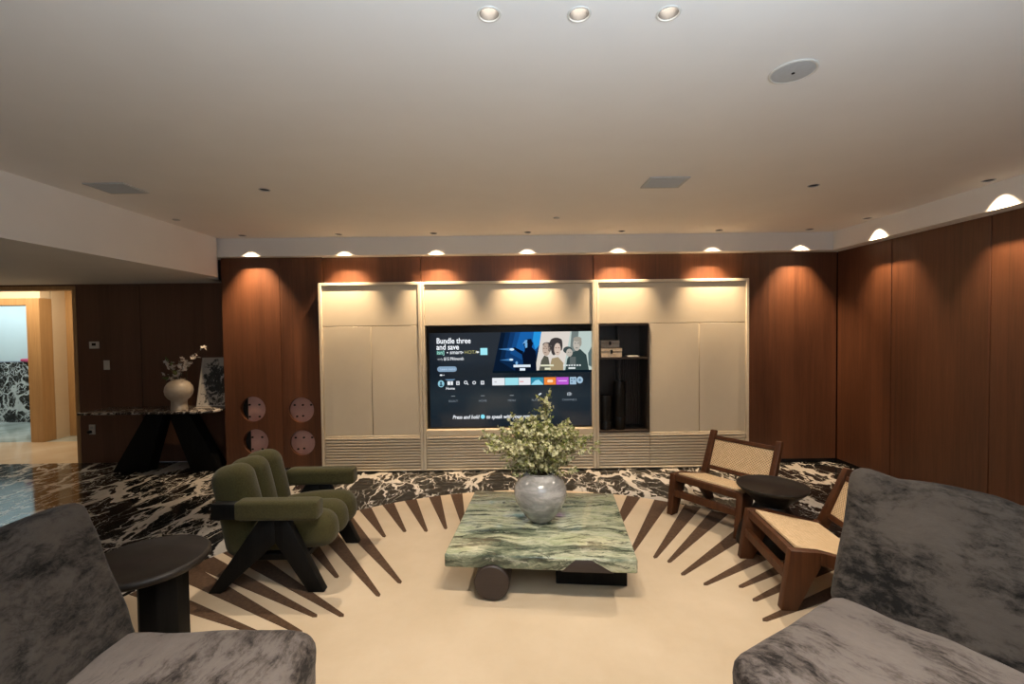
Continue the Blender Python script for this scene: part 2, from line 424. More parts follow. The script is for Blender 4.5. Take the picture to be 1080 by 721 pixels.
# unseen wall behind the camera; long window added for the cool fill
bm = B()
box(bm, (-9.6, -3.35, 0), (-2.2, -3.2, 2.62)); box(bm, (2.6, -3.35, 0), (3.75, -3.2, 2.62))
box(bm, (-2.2, -3.35, 0), (2.6, -3.2, .45)); box(bm, (-2.2, -3.35, 2.25), (2.6, -3.2, 2.62))
struct('wall_front', bm, M_CREAM)
bm = B()
for x in (-2.2, -.63, .94, 2.56): box(bm, (x, -3.32, .45), (x+.04, -3.24, 2.25))
box(bm, (-2.16, -3.32, .45), (2.56, -3.24, .49)); box(bm, (-2.16, -3.32, 2.21), (2.56, -3.24, 2.25))
struct('added_window_1', bm, M_BLACK)
# doorway casing, hall and bathroom
bm = B()
bbox(bm, (-5.085, 5.33, 0), (-5.045, 5.47, 2.075), .003, 1); bbox(bm, (-7.0, 5.33, 2.03), (-5.085, 5.47, 2.075), .003, 1)
bbox(bm, (-7.04, 5.33, 0), (-7.0, 5.47, 2.075), .003, 1)
struct('trim_1', bm, M_OAK)
bm = B()   # bathroom doorway casing
bbox(bm, (-6.77, 6.42, 0), (-6.585, 6.60, 2.03), .004, 1); bbox(bm, (-8.2, 6.42, 1.93), (-6.77, 6.60, 2.03), .004, 1); bbox(bm, (-8.3, 6.42, 0), (-8.2, 6.60, 2.03), .004, 1)
struct('trim_2', bm, M_OAK)
bm = B()   # casing at the far right of the hall
bbox(bm, (-6.62, 6.80, 0), (-6.40, 6.98, 2.3), .004, 1); struct('trim_3', bm, M_OAK)
bm = B(); box(bm, (-6.60, 7.0, 0), (-4.6, 7.1, 2.5)); box(bm, (-6.605, 6.60, 0), (-6.585, 7.0, 2.5)); box(bm, (-9.6, 6.44, 2.03), (-6.585, 6.58, 2.5)); box(bm, (-10.5, 6.44, 0), (-8.3, 6.58, 2.03))
box(bm, (-4.7, 5.46, 0), (-4.6, 7.0, 2.5)); box(bm, (-10.6, 5.46, 0), (-10.5, 6.44, 2.5))
struct('wall_hall', bm, M_CREAM)
bm = B(); box(bm, (-6.585, 6.985, 0), (-5.2, 7.0, .09)); struct('baseboard_hall', bm, M_CREAM)
bm = B(); box(bm, (-10.6, 5.46, 2.4), (-4.6, 8.2, 2.5)); struct('ceiling_hall', bm, M_CEIL)
M_BATHW = speckled('pale_blue_wall', (.58, .68, .70), (.60, .70, .72), 3, .5)
bm = B(); box(bm, (-11.5, 8.0, 1.06), (-5.5, 8.1, 2.5)); box(bm, (-6.6, 7.1, 0), (-6.5, 8.0, 2.5)); box(bm, (-11.6, 6.58, 0), (-11.5, 8.1, 2.5)); struct('wall_bathroom', bm, M_BATHW)
bm = B(); box(bm, (-11.5, 7.93, 0), (-6.6, 8.0, 1.05)); box(bm, (-11.5, 8.0, 0), (-6.6, 8.1, 1.05)); struct('wall_bathroom_wainscot', bm, M_WALLM)

# ------------------------------------------------------------------ rug
RC, RR = (.10, 1.75), 2.46
rug = thing('round_rug', 'round beige rug with dark brown wedge rays under the low table', 'rug', (RC[0], RC[1], 0))
bm = B()
lathe(bm, [(RR-.004, 0.0005), (RR, .004), (RR-.006, .010)], 160)
obj('pile', bm, M_RUG, rug)
WEDGES = [((-1.8, 2.47), (-1.29, 2.24)), ((-2.06, 2.83), (-1.06, 2.23)), ((-2.02, 2.95), (-1.04, 2.36)), ((-1.68, 2.94), (-.90, 2.36)),
 ((-1.39, 3.14), (-1.07, 2.74)), ((-1.27, 3.22), (-.76, 2.54)), ((-1.10, 3.27), (-.67, 2.67)), ((-1.22, 3.78), (-.93, 3.28)),
 ((-1.05, 3.87), (-.80, 3.36)), ((-.88, 3.96), (-.64, 3.36)), ((-.69, 4.06), (-.50, 3.40)), ((-.51, 4.16), (-.36, 3.40)),
 ((-.22, 4.19), (-.13, 3.45)), ((.10, 4.2), (.09, 3.5)), ((.45, 4.19), (.34, 3.5)), ((.80, 4.1), (.55, 3.4)),
 ((1.09, 4.01), (.70, 3.20)), ((1.29, 3.87), (.79, 2.98)), ((1.5, 3.74), (.93, 2.92)), ((1.62, 3.56), (1.00, 2.86)),
 ((1.57, 3.17), (1.03, 2.71)), ((1.59, 2.89), (1.12, 2.60)), ((1.62, 2.74), (1.31, 2.57)), ((1.60, 2.59), (1.32, 2.44)), ((1.46, 2.35), (1.28, 2.27)),
 ((-1.9, 2.1), (-1.4, 1.95)), ((-1.9, 1.8), (-1.4, 1.75)), ((1.9, 1.95), (1.4, 1.92)), ((1.9, 1.6), (1.4, 1.65))]
for o, t in WEDGES:
    o = Vector((o[0]-RC[0], o[1]-RC[1])); t = Vector((t[0]-RC[0], t[1]-RC[1]))
    d = (o-t).normalized(); b = t.dot(d); s = -b + math.sqrt(b*b - t.length_squared + (RR-.012)**2); n = Vector((-d.y, d.x))
    L = s; wo = .030 + .032*min(L, 1.4); wt = .013
    e = t + d*L
    # outer end follows the rim
    ea, eb = e + n*wo, e - n*wo
    ea = ea.normalized()*(RR-.012); eb = eb.normalized()*(RR-.012)
    pts = [ea, t + n*wt, t - d*.016, t - n*wt, eb]
    bm = B()
    prism(bm, [(p.x, p.y) for p in pts], .009, .0125, 'xy')
    obj('ray', bm, M_RUGD, rug, smooth=False)
ZR = .0128

# ------------------------------------------------------------------ media wall cabinets
def frame_box(bm, x0, x1, z0, z1, y0, y1, th=.03):
    bbox(bm, (x0, y0, z0), (x0+th, y1, z1), .003, 1); bbox(bm, (x1-th, y0, z0), (x1, y1, z1), .003, 1)
    bbox(bm, (x0+th, y0, z1-th), (x1-th, y1, z1), .003, 1); bbox(bm, (x0+th, y0, z0), (x1-th, y1, z0+th*.6), .003, 1)
    box(bm, (x0+th, y1-.015, z0+th*.6), (x1-th, y1, z1-th))
def flat(bm, x0, x1, z0, z1, y, th=.02): bbox(bm, (x0+.0025, y, z0+.0025), (x1-.0025, y+th, z1-.0025), .0025, 1)
def ribbed(x0, x1, z0, z1, y, pitch=.0315):
    bm = B(); n = max(1, round((z1-z0)/pitch)); h = (z1-z0)/n; prof = []
    for i in range(n):
        for k, dy in ((.02, .014), (.24, .012), (.28, -.008), (.45, -.011), (.70, -.011), (.93, -.008), (.97, .012)): prof.append((y+.012+dy, z0+h*(i+k)))
    prof += [(y+.03, z1), (y+.03, z0)]
    prism(bm, prof, x0+.003, x1-.003, 'yz')
    return bm
Y0, Y1, YD = D_C, 5.23, D_C+.016
ZT, ZF = 2.02, .385
def cabinet(name, label, x0, x1, th_l, th_r):
    c = thing(name, label, 'cabinet', ((x0+x1)/2, Y0, 0), group='fitted media wall cabinets')
    return c
def local(bm, c): bmesh.ops.translate(bm, vec=-Vector(c.location), verts=bm.verts); return bm
def cab_part(c, name, bm, m, smooth=True):
    return obj(name, local(bm, c), m, c, smooth)
UX = [(-2.012, -.932), (-.930, .912), (.914, 2.546)]
# tall cupboard on the left
c = cabinet('cupboard', 'cream lacquered cupboard with two tall plain doors left of the television', *UX[0], 0, 0)
bm = B(); frame_box(bm, *UX[0], .012, ZT, Y0, Y1); bbox(bm, (UX[0][0]+.03, Y0+.012, ZF-.012), (UX[0][1]-.03, Y1-.02, ZF+.006), .003, 1); cab_part(c, 'carcass', bm, M_LAC)
a, b = UX[0][0]+.03, UX[0][1]-.03
bm = B(); flat(bm, a, b, 1.56, ZT-.03, YD); cab_part(c, 'flap_door', bm, M_LAC)
for p, q in ((a, -1.469), (-1.469, b)):
    bm = B(); flat(bm, p, q, ZF+.006, 1.56, YD); cab_part(c, 'door', bm, M_LAC)
cab_part(c, 'drawer', ribbed(a, b, .035, ZF-.012, Y0+.004), M_LACF)
# television bay
c = cabinet('television_cabinet', 'cream cabinet bay framing the television above two ribbed drawers', *UX[1], 0, 0)
bm = B(); frame_box(bm, *UX[1], .012, ZT, Y0, Y1); cab_part(c, 'carcass', bm, M_LAC)
a, b = UX[1][0]+.03, UX[1][1]-.03
bm = B(); flat(bm, a, b, 1.555, ZT-.03, YD); cab_part(c, 'flap_door', bm, M_LAC)
bm = B(); bbox(bm, (a, Y0+.012, ZF-.010), (b, 5.06, .440), .003, 1); box(bm, (a, 5.04, .44), (b, 5.06, 1.553)); box(bm, (a, YD+.025, 1.556), (b, 5.06, 1.575)); cab_part(c, 'niche', bm, M_LAC)
for p, q in ((a, 0.0), (0.0, b)): cab_part(c, 'drawer', ribbed(p, q, .035, ZF-.012, Y0+.004), M_LACF)
# display bay
c = cabinet('display_cabinet', 'cream cabinet bay with a dark open niche beside two plain doors', *UX[2], 0, 0)
bm = B(); frame_box(bm, *UX[2], .012, ZT, Y0, Y1); bbox(bm, (UX[2][0]+.03, Y0+.012, ZF-.012), (UX[2][1]-.03, Y1-.02, ZF+.006), .003, 1); cab_part(c, 'carcass', bm, M_LAC)
a, b = UX[2][0]+.03, UX[2][1]-.03
NX = 1.485
bm = B(); flat(bm, a, b, 1.555, ZT-.03, YD); cab_part(c, 'flap_door', bm, M_LAC)
for p, q in ((NX, 2.018), (2.018, b)):
    bm = B(); flat(bm, p, q, ZF+.006, 1.555, YD); cab_part(c, 'door', bm, M_LAC)
for p, q in ((a, NX), (NX, b)): cab_part(c, 'drawer', ribbed(p, q, .035, ZF-.012, Y0+.004), M_LACF)
bm = B()
for lo, hi in (((a, YD-.012, ZF+.008), (a+.012, 5.15, 1.548)), ((NX-.014, YD-.012, ZF+.008), (NX-.002, 5.15, 1.548)), ((a+.012, YD-.012, 1.536), (NX-.014, 5.15, 1.548)),
               ((a+.012, YD-.012, ZF+.008), (NX-.014, 5.15, ZF+.026)), ((a, 5.15, ZF+.008), (NX-.002, 5.165, 1.548))): box(bm, lo, hi)
for k in range(11):   # ribbed back of the right-hand compartment
    x = 1.245 + k*.021; bbox(bm, (x, 5.13, ZF+.026), (x+.013, 5.15, 1.19), .003, 1)
dk = cab_part(c, 'open_niche', bm, M_BRONZE, False); tag(dk, 'dark bronze lined open niche')
bm = B(); box(bm, (1.195, 5.02, ZF+.026), (1.225, 5.15, 1.536)); obj('divider', local(bm, c), M_BRONZE, c)
Z_SH = 1.195
bm = B(); box(bm, (a+.012, YD+.0, Z_SH-.018), (NX-.014, 5.019, Z_SH)); box(bm, (a+.012, 5.019, Z_SH-.018), (1.195, 5.15, Z_SH)); box(bm, (1.225, 5.019, Z_SH-.018), (NX-.014, 5.15, Z_SH)); obj('shelf', local(bm, c), M_BRONZE, c)
# things standing in the niche
bm = B()
for (x0, x1, y0, y1, z0, z1, m, lab) in (
      (.975, 1.205, 4.86, 5.01, Z_SH, Z_SH+.10, (.62, .52, .40), 'cream storage box with a dark clasp under the checked box on the niche shelf'),
      (.972, 1.178, 4.865, 5.005, Z_SH+.10, Z_SH+.185, (.33, .285, .24), 'grey brown checked storage box stacked on the cream box')):
    t = thing('storage_box', lab, 'box', ((x0+x1)/2, (y0+y1)/2, z0), group='storage boxes in the niche')
    hx, hy, h = (x1-x0)/2, (y1-y0)/2, z1-z0
    mm = speckled('box_card', m, tuple(q*1.25 for q in m), 45, .7)
    q = B(); bbox(q, (-hx+.003, -hy+.003, 0), (hx-.003, hy-.003, h*.62), .003, 1); obj('box_body', q, mm, t)
    q = B(); bbox(q, (-hx, -hy, h*.62+.001), (hx, hy, h-.001), .003, 1); obj('lid', q, mm, t)
    q = B(); bbox(q, (-.012, -hy-.006, h*.38), (.012, -hy-.0005, h*.82), .002, 1); obj('clasp', q, M_BLACK, t)
q = B(); bbox(q, (1.262, 4.86, Z_SH), (1.385, 5.00, Z_SH+.016), .003, 1)
bm.free()
tag(obj('white_book', q, M_WHITE), 'thin white book lying on the right niche shelf', 'book')
def lidded_jar(x, y, r, h, lab):
    t = thing('black_canister', lab, 'vase', (x, y, ZF+.0265), group='black canisters in the niche')
    q = B(); h1 = h*.26
    lathe(q, [(r*.9, 0), (r*.97, .006), (r*.97, h1-.01), (r*.9, h1)], 36); obj('foot', q, M_BLACK, t)
    q = B(); lathe(q, [(r*.9, h1+.001), (r, h1+.012), (r, h-.012), (r*.95, h), (r*.86, h), (r*.84, h-.03)], 36); obj('canister_body', q, M_BLACK, t)
lidded_jar(1.031, 4.93, .071, .37, 'shorter black cylindrical canister at the left of the niche floor')
lidded_jar(1.187, 4.93, .066, .52, 'taller black cylindrical canister beside the shorter one on the niche floor')

# ------------------------------------------------------------------ television
Y_TV = 4.905
TX0, TX1, TZ0, TZ1 = -.866, .884, .458, 1.478
tv = thing('television', 'large flat black television showing a streaming menu in the cream media wall', 'television', ((TX0+TX1)/2, Y_TV, TZ0))
q = B(); bbox(q, (TX0-.028, Y_TV+.002, TZ0-.014), (TX1+.004, Y_TV+.05, TZ1+.066), .004, 2); obj('casing', local(q, tv), M_BLACK, tv)
q = B(); bbox(q, (-.5, Y_TV+.05, .75), (.5, 5.04, 1.25), .01, 1); obj('wall_bracket', local(q, tv), M_BLACK, tv)
m = bpy.data.materials.new('screen_picture'); m.use_nodes = True; N = NT(m)
v = N.coord((1, 1, 1), out='Generated'); sp = N.n('ShaderNodeSeparateXYZ'); N.l(v, sp.inputs[0])
nz = N.noise(v, 2.6, 3)
base = N.ramp(sp.outputs[2], [(0.0, (.005, .012, .020)), (.32, (.015, .026, .034)), (.55, (.003, .009, .016)), (.85, (.0015, .004, .008)), (1.0, (.001, .002, .004))])
col = N.mix(N.math('MULTIPLY', nz.outputs[0], .5), base, (.005, .013, .026))
N.b.inputs['Base Color'].default_value = (.004, .004, .004, 1); N.b.inputs['Roughness'].default_value = .12
N.l(col, N.b.inputs['Emission Color']); N.b.inputs['Emission Strength'].default_value = 1.0
q = B(); box(q, (TX0, Y_TV, TZ0), (TX1, Y_TV+.0015, TZ1)); scr = obj('screen', local(q, tv), m, tv, False)
EM = {}
def em(c, s=1.0):
    k = (c, s)
    if k not in EM: EM[k] = emit('screen_light', c, s)
    return EM[k]
def uv(cx, cy):   # position on the screen, in the measured 0..915 x 0..550 grid
    return (TX0 + (cx-75)/915*(TX1-TX0) - tv.location.x, TZ1 - (cy-103)/547*(TZ1-TZ0) - tv.location.z)
def layer(name, polys, c, lv=1, s=1.0):
    if name.startswith('poster') and len(polys) > 1 and name != 'poster_caption':
        return [layer(name, [p], c, lv, s) for p in polys]
    q = B(); y = -.0006*lv
    for poly in polys:
        vs = [q.verts.new((uv(*p)[0], y, uv(*p)[1])) for p in poly]
        f = q.faces.new(vs); f.normal_update()
        if f.normal.y > 0: f.normal_flip()
    return obj(name, q, em(c, s), scr, False)
def rect(x0, y0, x1, y1): return [(x0, y0), (x1, y0), (x1, y1), (x0, y1)]
def ell(cx, cy, rx, ry, n=20): return [(cx+rx*math.cos(2*PI*i/n), cy+ry*math.sin(2*PI*i/n)) for i in range(n)]
def rrect(x0, y0, x1, y1, r):
    o = []
    for cx, cy, a in ((x1-r, y0+r, -90), (x1-r, y1-r, 0), (x0+r, y1-r, 90), (x0+r, y0+r, 180)):
        o += [(cx+r*math.cos(rad(a+k*15)), cy+r*math.sin(rad(a+k*15))) for k in range(7)]
    return o
def text(body, x, y, h, c, lv=3, s=1.0, shear=0.0, align='LEFT', bold=0.0, name='screen_text', w=None):
    cu = bpy.data.curves.new(name, 'FONT'); cu.body = body; cu.size = h/547*(TZ1-TZ0)*1.38; cu.align_x = align
    cu.shear = shear; cu.offset = bold; cu.fill_mode = 'FRONT'; cu.resolution_u = 3; cu.space_line = .78
    cu.materials.append(em(c, s))
    o = bpy.data.objects.new(name, cu); link(o, scr)
    bpy.context.view_layer.update()
    me = bpy.data.meshes.new_from_object(o.evaluated_get(bpy.context.evaluated_depsgraph_get()))
    bpy.data.objects.remove(o); o = link(bpy.data.objects.new(name, me), scr)
    if w:
        xs = [v.co.x for v in me.vertices]; k = w/915*(TX1-TX0)/(max(xs)-min(xs))
        for v in me.vertices: v.co.x *= k
    p = uv(x, y); o.location = (p[0], -.0006*lv, p[1]); o.rotation_euler = (rad(90), 0, 0); return o
WH = (.85, .88, .92)
# posters
layer('poster', [[(480, 103), (708, 103), (668, 335), (430, 335)]], (.003, .010, .028), 1)
for k, cl in enumerate(((.004, .020, .065), (.006, .040, .14), (.008, .07, .24), (.010, .12, .40))):
    layer('poster_glow', [[(505+k*28, 103), (708, 103), (690-k*2, 215-k*6), (660-k*6, 320-k*34), (560+k*16, 330-k*34), (470+k*30, 270-k*22)]], cl, 2+k)
layer('poster_glow', [[(665, 103), (708, 103), (695, 180), (672, 205), (658, 150)]], (.02, .30, .72), 6)
layer('poster_glow', [[(462, 200), (540, 194), (552, 203), (540, 212)], [(470, 264), (535, 255), (546, 262), (535, 270)]], (.06, .22, .50), 6)
layer('poster_glow', [ell(540, 203, 13, 7), ell(536, 262, 11, 6)], (.65, .85, 1.0), 7)
layer('poster_figure', [[(606, 330), (602, 270), (596, 238), (612, 212), (613, 192), (606, 174), (608, 166), (616, 162), (618, 146), (650, 143), (655, 162), (661, 168), (652, 190), (674, 215), (678, 330)],
    [(546, 196), (556, 190), (575, 200), (606, 216), (600, 236), (570, 216)], [(556, 330), (560, 300), (574, 286), (590, 300), (596, 330)]], (.003, .006, .018), 8)
layer('poster_figure', [[(614, 164), (628, 166), (627, 192), (618, 196), (613, 184)], [(600, 172), (616, 150), (628, 148), (626, 163)], ell(566, 282, 7, 10)], (.18, .42, .72), 9)
layer('poster', [[(708, 103), (872, 103), (828, 335), (668, 335)]], (.72, .66, .60), 2)
layer('poster_figure', [[(690, 335), (705, 270), (722, 240), (745, 250), (760, 335)]], (.10, .10, .075), 3)
layer('poster_figure', [ell(734, 205, 22, 38)], (.52, .40, .32), 4)
layer('poster_figure', [ell(738, 178, 24, 14), ell(752, 195, 9, 26), ell(790, 158, 33, 20), ell(768, 168, 16, 16), ell(776, 200, 16, 40), ell(818, 180, 8, 34)], (.05, .042, .042), 4)
layer('poster_figure', [rect(716, 197, 725, 201), rect(731, 197, 739, 201), rect(722, 222, 734, 225)], (.14, .09, .07), 7)
layer('poster_figure', [[(745, 335), (765, 258), (800, 250), (830, 285), (828, 335)]], (.36, .28, .16), 4)
layer('poster_figure', [ell(797, 205, 19, 36)], (.66, .52, .43), 5)
layer('poster_figure', [rect(784, 195, 793, 199), rect(800, 195, 809, 199), rect(791, 221, 803, 225)], (.20, .11, .09), 7)
layer('poster', [[(872, 103), (990, 103), (990, 335), (828, 335)]], (.50, .60, .56), 2)
layer('poster_pillar', [[(878, 103), (918, 103), (905, 230), (866, 230)]], (.17, .21, .20), 3)
layer('poster_figure', [[(838, 335), (852, 260), (880, 225), (925, 205), (960, 240), (975, 335)]], (.035, .06, .06), 4)
layer('poster_figure', [ell(906, 178, 21, 38), ell(864, 226, 18, 23)], (.50, .46, .40), 5)
layer('poster_figure', [ell(910, 148, 24, 14), ell(926, 168, 8, 22)], (.34, .32, .27), 6)
layer('poster_figure', [rect(893, 170, 902, 174), rect(909, 170, 918, 174), rect(899, 197, 912, 201), rect(856, 222, 862, 225), rect(868, 222, 874, 225), rect(866, 250, 900, 300)], (.11, .13, .125), 7)
layer('poster_figure', [ell(855, 210, 26, 20)], (.05, .07, .07), 4)
layer('poster_figure', [[(970, 230), (990, 190), (990, 310), (972, 300)]], (.10, .15, .15), 4)
q = B()   # foot of the posters fading into the menu
layer('poster_fade', [[(430, 326), (990, 326), (990, 338), (430, 338)]], (.003, .009, .016), 10)
layer('poster_caption', [rect(548, 292, 644, 306), rect(583, 312, 614, 326)], (.75, .85, .95), 11)
layer('poster_caption', [rect(700, 293, 775, 303), rect(724, 311, 757, 323)], (.75, .75, .55), 11)
layer('poster_caption', [rect(828+k*15, 295, 838+k*15, 303) for k in range(7)] + [rect(858, 310, 897, 320)], (.70, .75, .75), 11)
q.free()
# heading
text('Bundle three\nand save', 115, 164, 33, WH, bold=.0013, s=1.2, w=193)
layer('logo_mark', [rect(115, 206, 158, 229)], (.05, .17, .14), 2); text('isn]', 118, 226, 22, (.45, .85, .75))
text('smart', 190, 225, 22, WH, bold=.0008); text('HOTA', 272, 225, 20, (.45, .42, .16))
layer('bullet', [ell(177, 217, 4, 4)], WH, 3); layer('bullet', [ell(262, 217, 4, 4)], WH, 3); layer('logo_mark', [ell(346, 216, 9, 5)], WH, 3)
layer('offer_tile', [rect(362, 193, 402, 233)], (.36, .82, .92), 2)
text('only', 120, 260, 14, (.5, .52, .55)); text('$15.99/month', 155, 261, 18, WH, bold=.0007, w=112)
layer('button', [rrect(118, 297, 228, 328, 15)], (.24, .36, .50), 2); text('Learn more', 135, 318, 13, (.5, .65, .80))
layer('page_dots', [ell(139, 347, 8, 5), ell(154, 347, 3, 3)], WH, 2)
# menu row
layer('profile_icon', [ell(138, 397, 18, 20)], (.28, .56, .68), 2); layer('profile_icon', [ell(138, 392, 6, 8), ell(138, 406, 9, 6)], (.03, .08, .12), 3)
layer('menu_highlight', [[(160, 371), (220, 371), (208, 379), (172, 379)]], (.14, .25, .38), 2)
layer('menu_icon', [rect(174, 383, 190, 405), rect(193, 383, 205, 405)], WH, 3)
layer('menu_icon', [rect(224, 383, 228, 405), rect(238, 383, 242, 405), rect(224, 383, 242, 387), rect(224, 401, 242, 405), rect(229, 392, 237, 396)], WH, 3)
def ringp(cx, cy, r0, r1, n=18):
    return [[(cx+r0*math.cos(2*PI*i/n), cy+r0*math.sin(2*PI*i/n)), (cx+r1*math.cos(2*PI*i/n), cy+r1*math.sin(2*PI*i/n)),
             (cx+r1*math.cos(2*PI*(i+1)/n), cy+r1*math.sin(2*PI*(i+1)/n)), (cx+r0*math.cos(2*PI*(i+1)/n), cy+r0*math.sin(2*PI*(i+1)/n))] for i in range(n)]
layer('menu_icon', ringp(277, 391, 6, 10) + [[(283, 397), (286, 394), (293, 403), (290, 406)]], WH, 3)
layer('menu_icon', ringp(325, 393, 6, 10), WH, 3)
layer('menu_icon', [rect(362, 383, 366, 404), rect(377, 383, 381, 404), rect(362, 383, 381, 387), rect(362, 400, 381, 404), rect(370, 388, 373, 400)], WH, 3)
text('Home', 190, 431, 15, WH, align='CENTER', bold=.0006)
for i, (x0, x1, c) in enumerate(((427, 497, (.80, .83, .86)), (499, 575, (.34, .74, .82)), (577, 643, (.82, .82, .85)), (645, 717, (.03, .25, .38)), (720, 787, (.85, .24, .04)), (789, 858, (.50, .10, .62)), (865, 902, (.36, .52, .66)))):
    layer('app_tile', [rect(x0, 367, x1, 410)], c, 2)
layer('app_mark', [ell(446, 390, 7, 4)], (.55, .55, .58), 3); layer('app_mark', [rect(583, 387, 604, 393)], (.75, .35, .35), 3)
layer('app_mark', [[(652, 402), (670, 384), (690, 380), (710, 400), (716, 410), (646, 410)]], (.30, .70, .85), 3)
layer('app_mark', [rrect(738, 381, 770, 397, 6)], (1.0, .70, .45), 3); layer('app_mark', [rect(800, 386, 848, 391)], (.85, .55, .95), 3)
layer('app_mark', [rect(872, 376, 880, 384), rect(887, 376, 895, 384), rect(872, 392, 880, 400)], (.08, .16, .25), 3)
layer('round_icon', [ell(922, 385, 18, 20)], (.36, .52, .66), 2); layer('round_icon', [ell(922, 385, 7, 8)], (.10, .2, .3), 3)
for x, t, ic in ((205, 'SELECT', 0), (372, 'HOME', 0), (536, 'MENU', 0), (690, 'PLAY NOW', 1), (862, 'CHANNELS', 2)):
    text(t, x, 504, 12, (.22, .26, .30), align='CENTER', name='remote_caption')
    if ic == 0: layer('remote_icon', [rect(x-11, 468, x+11, 471)], (.30, .34, .37), 2)
    elif ic == 1: layer('remote_icon', [[(x+2, 472), (x-4, 466), (x+10, 456), (x+16, 462)]], (.7, .75, .8), 2)
    else: layer('remote_icon', [rect(x-12, 458, x-8, 474), rect(x-4, 454, x, 476), rect(x+4, 456, x+8, 475), rect(x+11, 460, x+13, 472)], (.5, .55, .6), 2)
text('Press and hold', 200, 602, 22, WH, shear=.25, bold=.0012, w=152)
layer('voice_dot', [ell(371, 591, 12, 13)], (.25, .75, .90), 3)
text('to speak with your remote', 390, 602, 22, WH, shear=.25, bold=.0012, w=285)

# ------------------------------------------------------------------ round plates in the column cut-outs
for i, (hx, hz) in enumerate(HOLES):
    pos = ('upper left', 'upper right', 'lower left', 'lower right')[i]
    lab = {0: 'bright rose metal disc in the upper left round cut-out of the timber column', 1: 'dim rose metal disc in the upper right round cut-out of the timber column',
           2: 'bright rose metal disc in the lower left cut-out just above the green armchair', 3: 'dim rose metal disc in the lower right round cut-out of the timber column'}[i]
    t = thing('round_plate', lab, 'plate', (hx, D_W, hz), group='round plates in the timber column')
    left = i in (0, 2)
    q = B(); dep = .0 if not left else -.012
    off = .022 if left else 0
    pts = [(R_H*.985*math.cos(2*PI*k/40), R_H*.985*math.sin(2*PI*k/40)) for k in range(40)]
    if left: pts = [p for p in pts if p[0] > -.062]
    prism(q, pts, dep+.0, dep+.012, 'xz', .001)
    obj('disc', q, M_COPPER, t, True)
    spots = [(-.045, .045), (.062, .045), (-.045, -.085), (.062, -.085)] if left else [(-.085, .05), (.005, .05), (.095, .05), (.005, -.07), (-.06, -.075)]
    for sx, sz in spots:
        q = B(); prism(q, [(sx+.013*math.cos(2*PI*k/14), sz+.010*math.sin(2*PI*k/14)) for k in range(14)], dep-.005, dep-.0002, 'xz')
        obj('bolt', q, M_GAP, t)
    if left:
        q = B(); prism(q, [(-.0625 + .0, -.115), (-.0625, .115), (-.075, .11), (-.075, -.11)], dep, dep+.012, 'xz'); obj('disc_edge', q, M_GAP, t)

# ------------------------------------------------------------------ low green marble table
ct = thing('coffee_table', 'low square green veined marble coffee table on the beige rug', 'coffee table', (.195, 2.95, ZR), rad(-5.5))
hx, hy = .528, .500
q = B(); bbox(q, (-hx, -hy, .172), (hx, hy, .248), .010, 3)
obj('tabletop', q, M_GMAR, ct)
q = B()   # drum leg whose round face shows at the front edge
lathe(q, [(.090, -.11), (.0975, -.104), (.0975, .104), (.090, .11)], 48)
bmesh.ops.rotate(q, verts=q.verts, cent=(0, 0, 0), matrix=Matrix.Rotation(rad(90), 3, 'X'))
bmesh.ops.translate(q, verts=q.verts, vec=(-.262, -.406, .0985))
# the top is notched over the drum: keep only what lies in front of / below it
M_DRUM = wood('dark_brown_lacquer', (.022, .014, .011), (.036, .023, .018), .5, 'x')
obj('drum_leg', q, M_DRUM, ct)
q = B(); bbox(q, (.09, -.318, 0), (.50, -.08, .171), .004, 1); obj('block_leg', q, M_BLKWOOD, ct)
q = B(); prism(q, [(.12, .172), (.195, .238), (.285, .238), (.40, .172)], -hy-.003, -hy+.02, 'xz', .001); obj('inlay', q, M_DRUM, ct)
q = B(); bbox(q, (-.40, .10, 0), (-.12, .34, .171), .004, 1); obj('block_leg', q, M_BLKWOOD, ct)
q = B(); lathe(q, [(.09, 0), (.0975, .006), (.0975, .165), (.09, .171)], 40, (.28, .28, 0)); obj('drum_leg', q, M_DRUM, ct)

# ------------------------------------------------------------------ vase and blossom
VX, VY, VZ = .188, 2.935, ZR+.2485
vs = thing('round_vase', 'bulbous grey glazed vase standing on the green marble table', 'vase', (VX, VY, VZ))
prof = [(.060, 0), (.072, .004), (.100, .035), (.137, .085), (.162, .135), (.171, .180), (.167, .222), (.148, .262), (.116, .292), (.096, .303), (.092, .312), (.098, .318), (.090, .320), (.082, .314), (.080, .300), (.09, .28)]
q = B(); lathe(q, prof, 64, cap1=False); obj('vase_body', q, M_VASE, vs, ang=60)
q = B(); lathe(q, [(.001, .262), (.097, .262), (.097, .268), (.001, .268)], 32); obj('dark_filling', q, M_GAP, vs)

